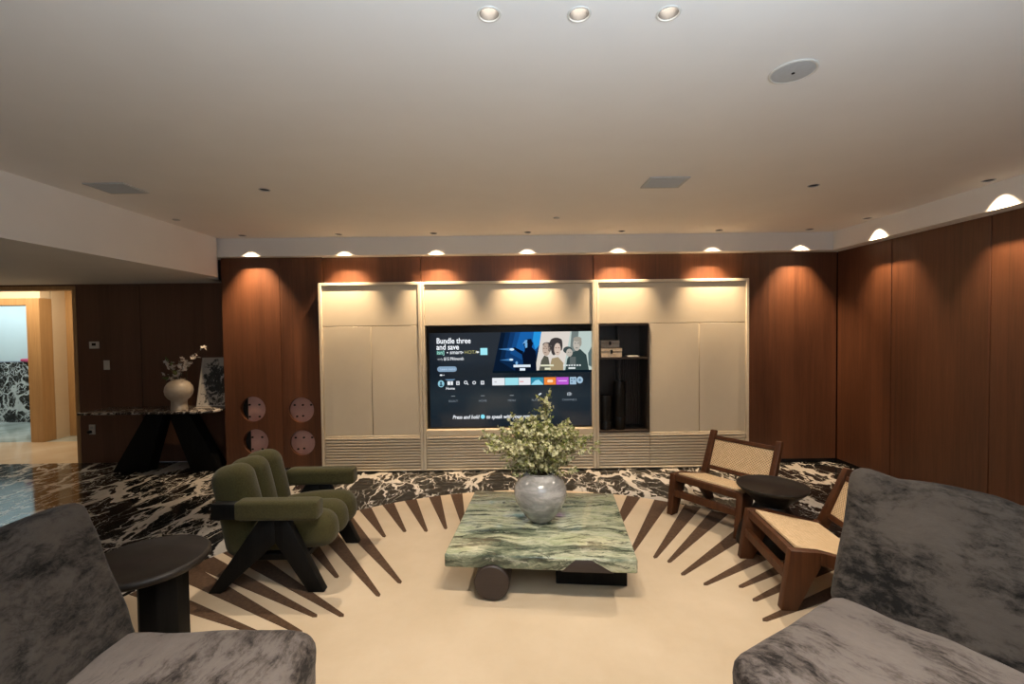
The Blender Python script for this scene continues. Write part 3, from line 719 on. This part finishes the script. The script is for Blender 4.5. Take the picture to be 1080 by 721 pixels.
def leafy(name, label, cat, base, targets, n_side, scale, mats, seed, bl_n, spread):
    """stems out of a vase, side twigs, blossoms and leaves along them"""
    rnd = random.Random(seed)
    t = thing(name, label, cat, base)
    st, bl, lf = B(), B(), B()
    def blossom(p, d, r):
        d = d.normalized(); a = d.cross(Vector((.3, .8, .5))).normalized(); b = d.cross(a)
        c = bl.verts.new(p)
        k = 5; ph = rnd.random()*6
        for i in range(k):
            an = ph + 2*PI*i/k; w = .55
            e0 = p + (a*math.cos(an-w) + b*math.sin(an-w))*r*.75 + d*r*.35
            e1 = p + (a*math.cos(an) + b*math.sin(an))*r*1.1 + d*r*.55
            e2 = p + (a*math.cos(an+w) + b*math.sin(an+w))*r*.75 + d*r*.35
            f = bl.faces.new((c, bl.verts.new(e0), bl.verts.new(e1), bl.verts.new(e2))); f.material_index = 0 if rnd.random() < .8 else 1
    def leaf(p, d, r):
        d = d.normalized(); a = d.cross(Vector((rnd.uniform(-1, 1), rnd.uniform(-1, 1), rnd.uniform(-1, 1)))).normalized()
        nrm = d.cross(a)
        v = [p, p + d*r*.4 + a*r*.32 + nrm*r*.1, p + d*r*1.2, p + d*r*.4 - a*r*.32 + nrm*r*.1]
        f = lf.faces.new([lf.verts.new(x) for x in v]); f.material_index = 0 if rnd.random() < .6 else 1
    def rv(s): return Vector((rnd.uniform(-s, s), rnd.uniform(-s, s), rnd.uniform(-s, s)))
    for tg in targets:
        tg = Vector(tg); p0 = Vector((rnd.uniform(-.03, .03), rnd.uniform(-.03, .03), -.04))*scale
        mid = Vector((tg.x*.33, tg.y*.33, tg.z*.55)) + rv(.02)
        pts = []
        for i in range(9):
            u = i/8; pts.append(p0*(1-u)**2 + mid*2*u*(1-u) + tg*u*u + rv(.004))
        tube(st, pts, [.0032*scale*(1-.7*i/8) for i in range(9)], 5)
        for s in range(n_side):
            u = rnd.uniform(.20, 1.0); i = min(7, int(u*8)); p = pts[i].lerp(pts[i+1], u*8-i)
            d = (pts[i+1]-pts[i]).normalized() + rv(.9); d.normalize()
            L = rnd.uniform(.4, 1.0)*spread*(1.2-.5*u)
            tw = [p, p + d*L*.5 + rv(.006), p + d*L + Vector((0, 0, L*.15))]
            tube(st, tw, [.0014*scale, .0011*scale, .0007*scale], 4)
            for k in range(bl_n):
                w = rnd.uniform(.15, 1.05); pp = tw[0].lerp(tw[2], w) + rv(.012*scale)
                if rnd.random() < .58: blossom(pp, d + rv(.9), rnd.uniform(.0085, .014)*scale)
                else: leaf(pp, d + rv(.8), rnd.uniform(.016, .028)*scale)
    obj('stems', st, mats[0], t); obj('blossoms', bl, mats[1:3], t, False); obj('leaves', lf, mats[3:5], t, False)
    return t
M_STEM = mat('twig', (.07, .045, .02), .7)
M_BL1, M_BL2 = mat('blossom_cream', (.52, .50, .31), .7), mat('blossom_green', (.36, .37, .14), .7)
M_LF1, M_LF2 = mat('leaf_yellow_green', (.23, .24, .06), .6), mat('leaf_green', (.11, .14, .035), .6)
tg = []
rnd = random.Random(3)
for i in range(60):
    an = 2*PI*i*.382; k = math.sqrt((i+.5)/60)
    x, y = .30*k*math.cos(an), .22*k*math.sin(an)
    z = .335 - .16*k*k + rnd.uniform(-.05, .04)
    tg.append((x - .005, y, z))
tg += [(-.345, .02, .235), (-.33, -.05, .17), (.335, .03, .215), (.36, -.02, .15), (.045, 0, .50), (.04, .02, .44), (.055, .01, .47), (-.20, .0, .05), (.20, -.1, .03), (-.07, -.09, .12), (.06, -.10, .14), (0, -.12, .09), (.12, -.08, .12), (-.13, -.06, .10), (.02, -.13, .2), (-.3, .0, .20), (.3, .0, .19), (.22, .05, .33), (-.16, .02, .36)]
leafy('blossom_branches', 'dense cream and green blossom branches in the grey vase on the table', 'flowers', (VX, VY, VZ+.31), tg, 10, 1.0, [M_STEM, M_BL1, M_BL2, M_LF1, M_LF2], 5, 10, .10)

# ------------------------------------------------------------------ olive armchair
ch = thing('armchair', 'olive green channelled armchair with black wooden legs on the rug edge', 'armchair', (-1.42, 2.90, ZR))
OX, OY = 1.42, -2.90      # world -> local
def w2(x): return x + OX
LEG_R = [(-1.445, .42), (-1.352, .42), (-1.352, .285), (-1.672, 0), (-1.745, 0)]
LEG_F = [(-1.351, .42), (-1.282, .42), (-1.079, 0), (-1.170, 0), (-1.351, .285)]
for yc in (-.30, .30):
    for pl in (LEG_R, LEG_F):
        q = B(); prism(q, [(w2(a), b) for a, b in pl], yc-.026, yc+.026, 'xz', .004); obj('leg', q, M_BLKWOOD, ch)
    q = B(); bbox(q, (w2(-1.715), yc-.03, .425), (w2(-1.565), yc+.03, .518), .008, 2); obj('arm_rail', q, M_BLKWOOD, ch)
    t = puffy((.475, .10, .112), (16, 6, 6), .022, lambda p: p); q = B(); merge(q, t, Matrix.Translation((w2(-1.337), yc, .477))); obj('arm', q, M_GREEN, ch)
q = B(); bbox(q, (w2(-1.60), -.27, .16), (w2(-1.20), .27, .20), .006, 1); obj('seat_rail', q, M_BLKWOOD, ch)
# backrest: three upright padded channels
q = B()
for k in (-1, 0, 1):
    def fb(p):
        u = (p.z+.27)/.54                         # 0 bottom .. 1 top
        x = p.x + .012*math.sin(PI*min(1, max(0, u)))*(1 if p.x > 0 else 0)
        return Vector((x, p.y, p.z))
    t = puffy((.225, .182, .55), (12, 10, 22), .082, fb)
    L = Matrix.Translation((w2(-1.642), k*.163, .425)) @ Matrix.Rotation(rad(-11), 4, 'Y')
    merge(q, t, L)
obj('backrest', q, M_GREEN, ch)
q = B()
for k in (-1, 0, 1):
    def fs(p):
        u = (p.x+.26)/.52
        z = p.z + .02*math.sin(PI*min(1, max(0, u)))*(1 if p.z > 0 else .2)
        return Vector((p.x, p.y, z))
    t = puffy((.56, .185, .21), (22, 10, 10), .088, fs)
    L = Matrix.Translation((w2(-1.335), k*.165, .285)) @ Matrix.Rotation(rad(-6), 4, 'Y')
    merge(q, t, L)
obj('seat', q, M_GREEN, ch)

# ------------------------------------------------------------------ cane lounge chairs
def cane_chair(label, loc, rz):
    """front edge along local x, local -y is the front"""
    t = thing('cane_chair', label, 'chair', loc, rz, 'low cane lounge chairs')
    hw = .272
    FL = [(-.035, 0), (.045, 0), (.160, .235), (.160, .312), (.012, .318)]
    for s in (-1, 1):
        x0, x1 = (s*hw-.024, s*hw+.024)
        q = B(); prism(q, FL, x0, x1, 'yz', .004); obj('leg', q, M_TEAK, t)
        q = B(); prism(q, [(.33, .20), (.45, .255), (.585, 0), (.515, 0)], x0, x1, 'yz', .004); obj('leg', q, M_TEAK, t)
        q = B(); prism(q, [(.161, .312), (.161, .243), (.46, .165), (.50, .225)], x0+.001, x1-.001, 'yz', .003); obj('seat_rail', q, M_TEAK, t)
        q = B(); prism(q, [(.420, .175), (.490, .170), (.652, .580), (.634, .588), (.610, .588)], x0-.004, x1-.006, 'yz', .004); obj('back_post', q, M_TEAK, t)
    q = B(); bbox(q, (-hw+.025, .018, .265), (hw-.025, .050, .316), .004, 1); obj('front_rail', q, M_TEAK, t)
    q = B(); bbox(q, (-hw+.025, -.005, .145), (hw-.025, .025, .200), .004, 1); obj('stretcher', q, M_TEAK, t)
    q = B(); bbox(q, (-hw+.025, .43, .185), (hw-.025, .462, .232), .004, 1); obj('rear_rail', q, M_TEAK, t)
    ns = Matrix.Translation((0, .256, .275)) @ Matrix.Rotation(rad(-11.5), 4, 'X')
    q = B(); bbox(q, (-hw+.0255, -.203, -.006), (hw-.0255, .185, .010), .003, 1, M=None)
    o = obj('seat', q, M_CANES, t); o.matrix_local = ns
    # back frame and panel lean with the posts
    ang = math.atan2(.175, .42)
    bk = Matrix.Translation((0, .470, .196)) @ Matrix.Rotation(-ang, 4, 'X')
    q = B(); bbox(q, (-hw+.022, -.012, .345), (hw-.026, .016, .378), .004, 1); bbox(q, (-hw+.022, -.012, .085), (hw-.026, .016, .118), .004, 1)
    o = obj('back_frame', q, M_TEAK, t); o.matrix_local = bk
    q = B(); bbox(q, (-hw+.023, -.006, .119), (hw-.027, .006, .344), .002, 1)
    o = obj('back_panel', q, M_CANEB, t); o.matrix_local = bk
    return t
# chair beyond the round black table; faces the low table
_dx, _dy = 1.60-1.286, 3.17-3.609
cane_chair('teak cane lounge chair nearest the media wall with its cane back in view', ((1.286+1.60)/2+.0, (3.609+3.17)/2, ZR), math.atan2(_dy, _dx) )
_dx, _dy = 1.464-1.483, 2.358-2.906
cane_chair('teak cane lounge chair in front of the black hourglass table beside the grey sofa', ((1.483+1.464)/2, (2.906+2.358)/2, ZR), math.atan2(_dy, _dx)+rad(-4))

# ------------------------------------------------------------------ side tables
q = B(); prof = [(.212, 0), (.222, .004), (.223, .018), (.213, .06), (.198, .12), (.160, .195), (.110, .262), (.100, .282), (.108, .300), (.165, .352), (.212, .392), (.221, .404), (.220, .412), (.211, .415), (.202, .410), (.001, .408)]
ht = thing('hourglass_table', 'black hourglass shaped round side table between the two cane chairs', 'side table', (1.775, 3.065, ZR))
lathe(q, prof[:8], 56); obj('base', q, M_BLACK, ht, ang=50)
q = B(); lathe(q, [(.100, .2825)] + prof[8:], 56); obj('tabletop', q, M_BLACK, ht, ang=50)
M_STONE = speckled('black_stone', (.015, .0115, .0095), (.024, .019, .016), 14, .45, spec=.35)
lt = thing('pedestal_table', 'dark round pedestal table between the left sofa and the green armchair', 'side table', (-1.71, 2.115, ZR))
q = B(); lathe(q, [(.225, .405), (.245, .411), (.252, .422), (.252, .434), (.246, .442), (.238, .445), (.232, .441), (.001, .441)], 72); obj('tabletop', q, M_STONE, lt, ang=50)
q = B(); prism(q, [(.055+.102*math.cos(rad(22.5+45*k)), .02+.102*math.sin(rad(22.5+45*k))) for k in range(8)], 0, .4045, 'xy', .004); obj('column', q, M_BLKWOOD, lt)

# ------------------------------------------------------------------ sofas
def sofa(label, loc, rz, sgn, seed, L=1.95, depth=.65):
    """local x runs along the sofa from its open end (towards sgn), y from front to back"""
    t = thing('sofa', label, 'sofa', loc, rz, 'grey velvet sofas')
    def nz(p, s, a): return a*noise.fractal(Vector((p.x*s+seed, p.y*s, p.z*s)), 1.0, 2.0, 3)
    def fseat(p):
        ux, uy = p.x/(L/2), p.y/.5
        if p.z > 0: p.z += .018*(1-ux*ux)*(1-uy*uy) + nz(p, 5, .007)
        p.y += nz(p, 4, .008); p.x += nz(Vector((p.y, p.z, p.x)), 4, .008)
        return p
    q = B(); merge(q, puffy((L, 1.0, .315), (56, 34, 12), .085, fseat), Matrix.Translation((sgn*(L/2-.058), .5, .250))); obj('seat', q, M_VELV, t)
    q = B(); bbox(q, (min(sgn*.10, sgn*(L-.1)), .10, 0), (max(sgn*.10, sgn*(L-.1)), .90, .085), .005, 1); obj('plinth', q, M_BLACK, t)
    hb = .575
    def fback(p):
        ux, uz = p.x/(L/2), p.z/(hb/2)
        if p.y < 0: p.y -= .020*(1-ux*ux)*(1-uz*uz)
        k = max(0, uz)**3
        p.z += nz(p, 5, .010) - .012*k*(abs(math.sin(p.x*9+seed))**8)
        p.y += nz(Vector((p.z, p.x, p.y)), 5, .011)
        return p
    Mx = Matrix.Translation((sgn*(L/2-.035), depth+.12, .395)) @ Matrix.Rotation(rad(-20), 4, 'X') @ Matrix.Translation((0, .02, hb/2-.07))
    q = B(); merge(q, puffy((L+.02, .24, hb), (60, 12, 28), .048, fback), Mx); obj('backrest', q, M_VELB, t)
    return t
sofa('grey crushed velvet sofa at the left beside the dark pedestal table', (-.715, 1.63, ZR), rad(90), -1, 2.0)
sofa('grey crushed velvet sofa at the right beside the cane chair', (.73, 1.44, ZR), rad(-59), 1, 9.0)

# ------------------------------------------------------------------ console table and what stands on it
ZK = .68
kt = thing('console_table', 'long dark marble console table on splayed black legs against the dark wall', 'console table', (-3.85, 5.02, 0))
def K(x, y): return (x+3.85, y-5.02)
top = [K(-4.56, 4.79), K(-3.30, 4.80)] + [K(-3.30+.16*math.sin(rad(a)), 4.96-.16*math.cos(rad(a))) for a in range(15, 91, 15)] + [K(-3.14, 5.20), K(-4.56, 5.22)]
q = B(); prism(q, top, ZK-.022, ZK, 'xy', .004); obj('tabletop', q, M_CONSOLE, kt)
for poly in ([(-.10, ZK-.023), (.08, ZK-.023), (-.12, 0), (-.50, 0)], [(.12, ZK-.023), (.34, ZK-.023), (.69, 0), (.36, 0)]):
    for dy in (-.075,):
        q = B(); prism(q, poly, dy, dy+.15, 'xz', .006); obj('leg', q, M_BLKWOOD, kt)
gv = thing('footed_vase', 'cream round vase on a short foot on the marble console', 'vase', (-3.60, 4.95, ZK))
q = B(); prof = [(.078, 0), (.080, .006), (.076, .03), (.074, .085), (.076, .105), (.10, .125), (.126, .165), (.133, .21), (.126, .255), (.10, .295), (.072, .315), (.064, .322), (.066, .335), (.058, .336), (.054, .322), (.058, .30)]
lathe(q, prof, 48, cap1=False); obj('vase_body', q, M_VASE2, gv, ang=60)
M_WB1, M_WB2 = mat('petal_white', (.72, .66, .60), .7), mat('petal_pink', (.55, .46, .40), .7)
leafy('white_blossom_twigs', 'sparse white blossom twigs in the cream vase on the console', 'flowers', (-3.60, 4.95, ZK+.33),
      [(-.14, 0, .06), (-.09, -.02, .14), (-.02, .0, .13), (.09, 0, .17), (.16, .02, .27), (.25, .0, .33), (.06, .03, .22), (-.12, .0, .20)], 3, 2.2, [M_STEM, M_WB1, M_WB2, M_WB1, M_LF2], 11, 3, .06)
# leaning picture
pf = thing('framed_print', 'pale framed print of dark flowers leaning on the wall at the console end', 'picture', (-3.345, 5.135, ZK+.001))
tilt = Matrix.Rotation(rad(-13), 4, 'X')
q = B()
for lo, hi in (((-.20, 0, 0), (-.185, .02, .56)), ((.185, 0, 0), (.20, .02, .56)), ((-.185, 0, 0), (.185, .02, .015)), ((-.185, 0, .545), (.185, .02, .56))): box(q, lo, hi)
o = obj('frame', q, M_PAPER, pf, False); o.matrix_local = tilt
M_PRINT = mat('print_floral', rough=.6); N = NT(M_PRINT)
_v = N.coord((1, 1, 1)); _w = warp(N, _v, 9, .25, 5); _a = N.noise(_w, 14, 5, .6)
_sp = N.n('ShaderNodeSeparateXYZ'); N.l(_v, _sp.inputs[0])
_ex = N.math('MULTIPLY', N.math('ADD', _sp.outputs[0], .01), 4.0); _ez = N.math('MULTIPLY', N.math('SUBTRACT', _sp.outputs[2], .27), 2.6)
_d = N.math('ADD', N.math('MULTIPLY', _ex, _ex), N.math('MULTIPLY', _ez, _ez))
_f = N.math('SUBTRACT', _a.outputs[0], N.math('MULTIPLY', _d, .32))
N.l(N.ramp(_f, [(.36, (.46, .43, .39)), (.40, (.12, .125, .12)), (.46, (.02, .022, .022)), (.62, (.05, .055, .055)), (.68, (.28, .30, .28))]), N.b.inputs['Base Color'])
q = B(); box(q, (-.1845, .006, .0155), (.1845, .016, .5445)); o = obj('print', q, M_PRINT, pf, False); o.matrix_local = tilt

# ------------------------------------------------------------------ wall fittings
def wall_plate(name, label, cat, x, z, w, h, extra):
    t = thing(name, label, cat, (x, 5.339, z))
    q = B(); bbox(q, (-w/2, -.010, -h/2), (w/2, 0, h/2), .002, 1); obj('cover_plate', q, M_WHITE, t)
    extra(t)
def ex_thermo(t):
    q = B(); bbox(q, (-.025, -.013, -.008), (.022, -.0102, .022), .001, 1); obj('display', q, M_GAP, t)
def ex_switch(t):
    q = B(); bbox(q, (-.016, -.014, -.033), (.016, -.0102, .033), .002, 1); obj('rocker', q, M_WHITE, t)
def ex_outlet(t):
    q = B(); bbox(q, (-.017, -.012, .008), (.017, -.0102, .036), .001, 1); obj('socket', q, M_GREYPL, t)
    q = B(); bbox(q, (-.030, -.045, -.040), (.004, -.0102, -.008), .004, 1); obj('plug', q, M_BLACK, t)
wall_plate('thermostat', 'small white thermostat on the dark timber wall by the doorway', 'thermostat', -4.845, 1.385, .115, .082, ex_thermo)
wall_plate('light_switch', 'white light switch below the thermostat on the dark wall', 'switch', -4.710, 1.150, .068, .110, ex_switch)
wall_plate('power_outlet', 'white wall outlet with a black plug under the console end', 'outlet', -4.905, .395, .070, .115, ex_outlet)
t = thing('light_switch', 'pale light switch on the cream hall wall beyond the doorway', 'switch', (-6.96+.0, 6.999, 1.17))
t.location = (-6.42, 6.999, 1.17)
q = B(); bbox(q, (-.035, -.008, -.055), (.035, 0, .055), .002, 1); obj('cover_plate', q, M_WHITE, t)
q = B(); bbox(q, (-.014, -.012, -.03), (.014, -.0082, .03), .002, 1); obj('rocker', q, M_CREAM, t)
M_PINK = speckled('pink_cloth', (.42, .05, .12), (.50, .07, .16), 30, .9)
q = B(); merge(q, puffy((.36, .16, .05), (20, 8, 6), .02, lambda p: Vector((p.x, p.y, p.z + .006*math.sin(p.x*30)))), Matrix.Translation((-8.28, 8.02-.05, 1.076)))
tag(obj('pink_towel', q, M_PINK), 'folded pink towel lying on the marble ledge in the bathroom', 'towel')

# ------------------------------------------------------------------ ceiling fittings
def spot(parent, power, color, size, blend, aim, radius=.02, z=-.012):
    l = bpy.data.lights.new('lamp_light', 'SPOT'); l.energy = power; l.color = color; l.spot_size = rad(size); l.spot_blend = blend; l.shadow_soft_size = radius
    o = bpy.data.objects.new('lamp_light', l); link(o, parent); o.location = (0, 0, z)
    d = Vector(aim); o.rotation_euler = d.to_track_quat('-Z', 'Y').to_euler(); return o
def fixture(label, xy, group, bright=False, cat='downlight'):
    t = thing('recessed_downlight', label, cat, (xy[0], xy[1], Z_C), group=group)
    q = B(); seg = 28
    lathe(q, [(R_PIN-.0015, .001), (R_PIN-.001, -.003), (R_PIN+.004, -.003), (R_PIN+.006, -.0005)], seg, cap0=False, cap1=False)
    obj('trim_ring', q, M_WHITE if bright else M_GREYPL, t)
    q = B()
    lathe(q, [(R_PIN-.001, .002), (R_PIN-.002, .047), (R_PIN*.55, .06)], seg, cap0=False, cap1=False)
    for f in q.faces: f.normal_flip()
    obj('reflector', q, M_REFL if bright else M_CAV, t)
    q = B(); lathe(q, [(R_PIN*.86, .0485), (R_PIN*.80, .0475), (.001, .0475)] if bright else [(R_PIN*.54, .058), (R_PIN*.50, .056), (.001, .056)], seg); obj('lens', q, M_LAMP if bright else M_CAV, t)
    return t
kl = ('leftmost of the three bright downlights overhead', 'middle of the three bright downlights overhead', 'rightmost of the three bright downlights overhead')
for c, lab in zip(KEY, kl):
    t = fixture('round ' + lab, c, 'three bright downlights over the seating', True)
    spot(t, P_KEY, C_KEY, 105, .7, (0, .16, -1), .028)
wl = ('over the timber column', 'over the cupboard left of the television', 'over the left edge of the television', 'over the right half of the television', 'over the dark niche', 'over the plain doors right of the niche', 'over the timber panel in the right rear corner')
for c, w in zip(WASH_B, wl):
    t = fixture('small dark pinhole downlight ' + w, c, 'pinhole wall washers along the media wall')
    spot(t, P_WASH, C_WARM, 72, .85, (0, .23, -1), .012)
wr = ('nearest the rear corner', 'second from the rear corner', 'third from the rear corner', 'fourth from the rear corner')
for c, w in zip(WASH_R, wr):
    t = fixture('small pinhole downlight along the right timber wall, ' + w, c, 'pinhole wall washers along the right wall')
    spot(t, P_WASH_R, C_WARM, 72, .85, (.23, 0, -1), .012)
for c, w in zip(SIDE, ('over the green armchair', 'over the cane chairs', 'over the left sofa, behind the camera', 'over the right sofa, behind the camera')):
    t = fixture('small dark pinhole downlight in the ceiling ' + w, c, 'pinhole downlights over the seats')
    spot(t, P_SIDE, C_KEY, 72, .6, (.30 if c[0] < 0 else -.30, 0, -1), .02)
# speaker grille
sp_ = thing('ceiling_speaker', 'round grey speaker grille set in the ceiling', 'speaker', (1.125, 1.806, Z_C))
q = B(); lathe(q, [(.086, -.0005), (.086, -.004), (.080, -.006), (.076, -.004)], 48, cap0=False, cap1=False); obj('rim', q, M_WHITE, sp_)
q = B(); lathe(q, [(.0755, -.001), (.0755, -.004), (.04, -.006), (.001, -.0065)], 48, cap1=False); obj('grille', q, M_GREYPL, sp_)
q = B(); lathe(q, [(.006, -.0067), (.006, -.009), (.001, -.009)], 12); obj('badge', q, M_GAP, sp_)
# air vents
def vent(label, c, w, d):
    t = thing('air_vent', label, 'vent', (c[0], c[1], Z_C), group='ceiling air vents')
    q = B()
    for lo, hi in (((-w/2, -d/2, -.008), (w/2, -d/2+.018, -.0005)), ((-w/2, d/2-.018, -.008), (w/2, d/2, -.0005)), ((-w/2, -d/2+.018, -.008), (-w/2+.018, d/2-.018, -.0005)), ((w/2-.018, -d/2+.018, -.008), (w/2, d/2-.018, -.0005))): box(q, lo, hi)
    obj('frame', q, M_GREYPL, t, False)
    q = B(); n = 6
    for k in range(n):
        y = -d/2+.02+(d-.04)*(k+.5)/n; prism(q, [(y-.010, -.002), (y-.008, -.0015), (y+.010, -.0085), (y+.008, -.009)], -w/2+.018, w/2-.018, 'yz')
    obj('louvres', q, M_GREYPL, t, False)
    q = B(); box(q, (-w/2+.018, -d/2+.018, -.0015), (w/2-.018, d/2-.018, -.0005)); obj('back', q, M_GAP, t, False)
vent('grey louvred air vent in the ceiling above the display cabinet', (1.075, 3.14), .27, .22)
vent('grey louvred air vent in the ceiling beside the left drop', (-2.66, 3.14), .27, .22)
for c, lab in (((.434, 4.10), 'tiny white sprinkler cap in the ceiling before the television'), ((-2.90, 4.02), 'tiny white sprinkler cap in the ceiling beside the left drop')):
    t = thing('sprinkler', lab, 'sprinkler', (c[0], c[1], Z_C)); q = B()
    lathe(q, [(.028, -.0005), (.028, -.006), (.022, -.008), (.001, -.008)], 20); obj('cap', q, M_GREYPL, t)
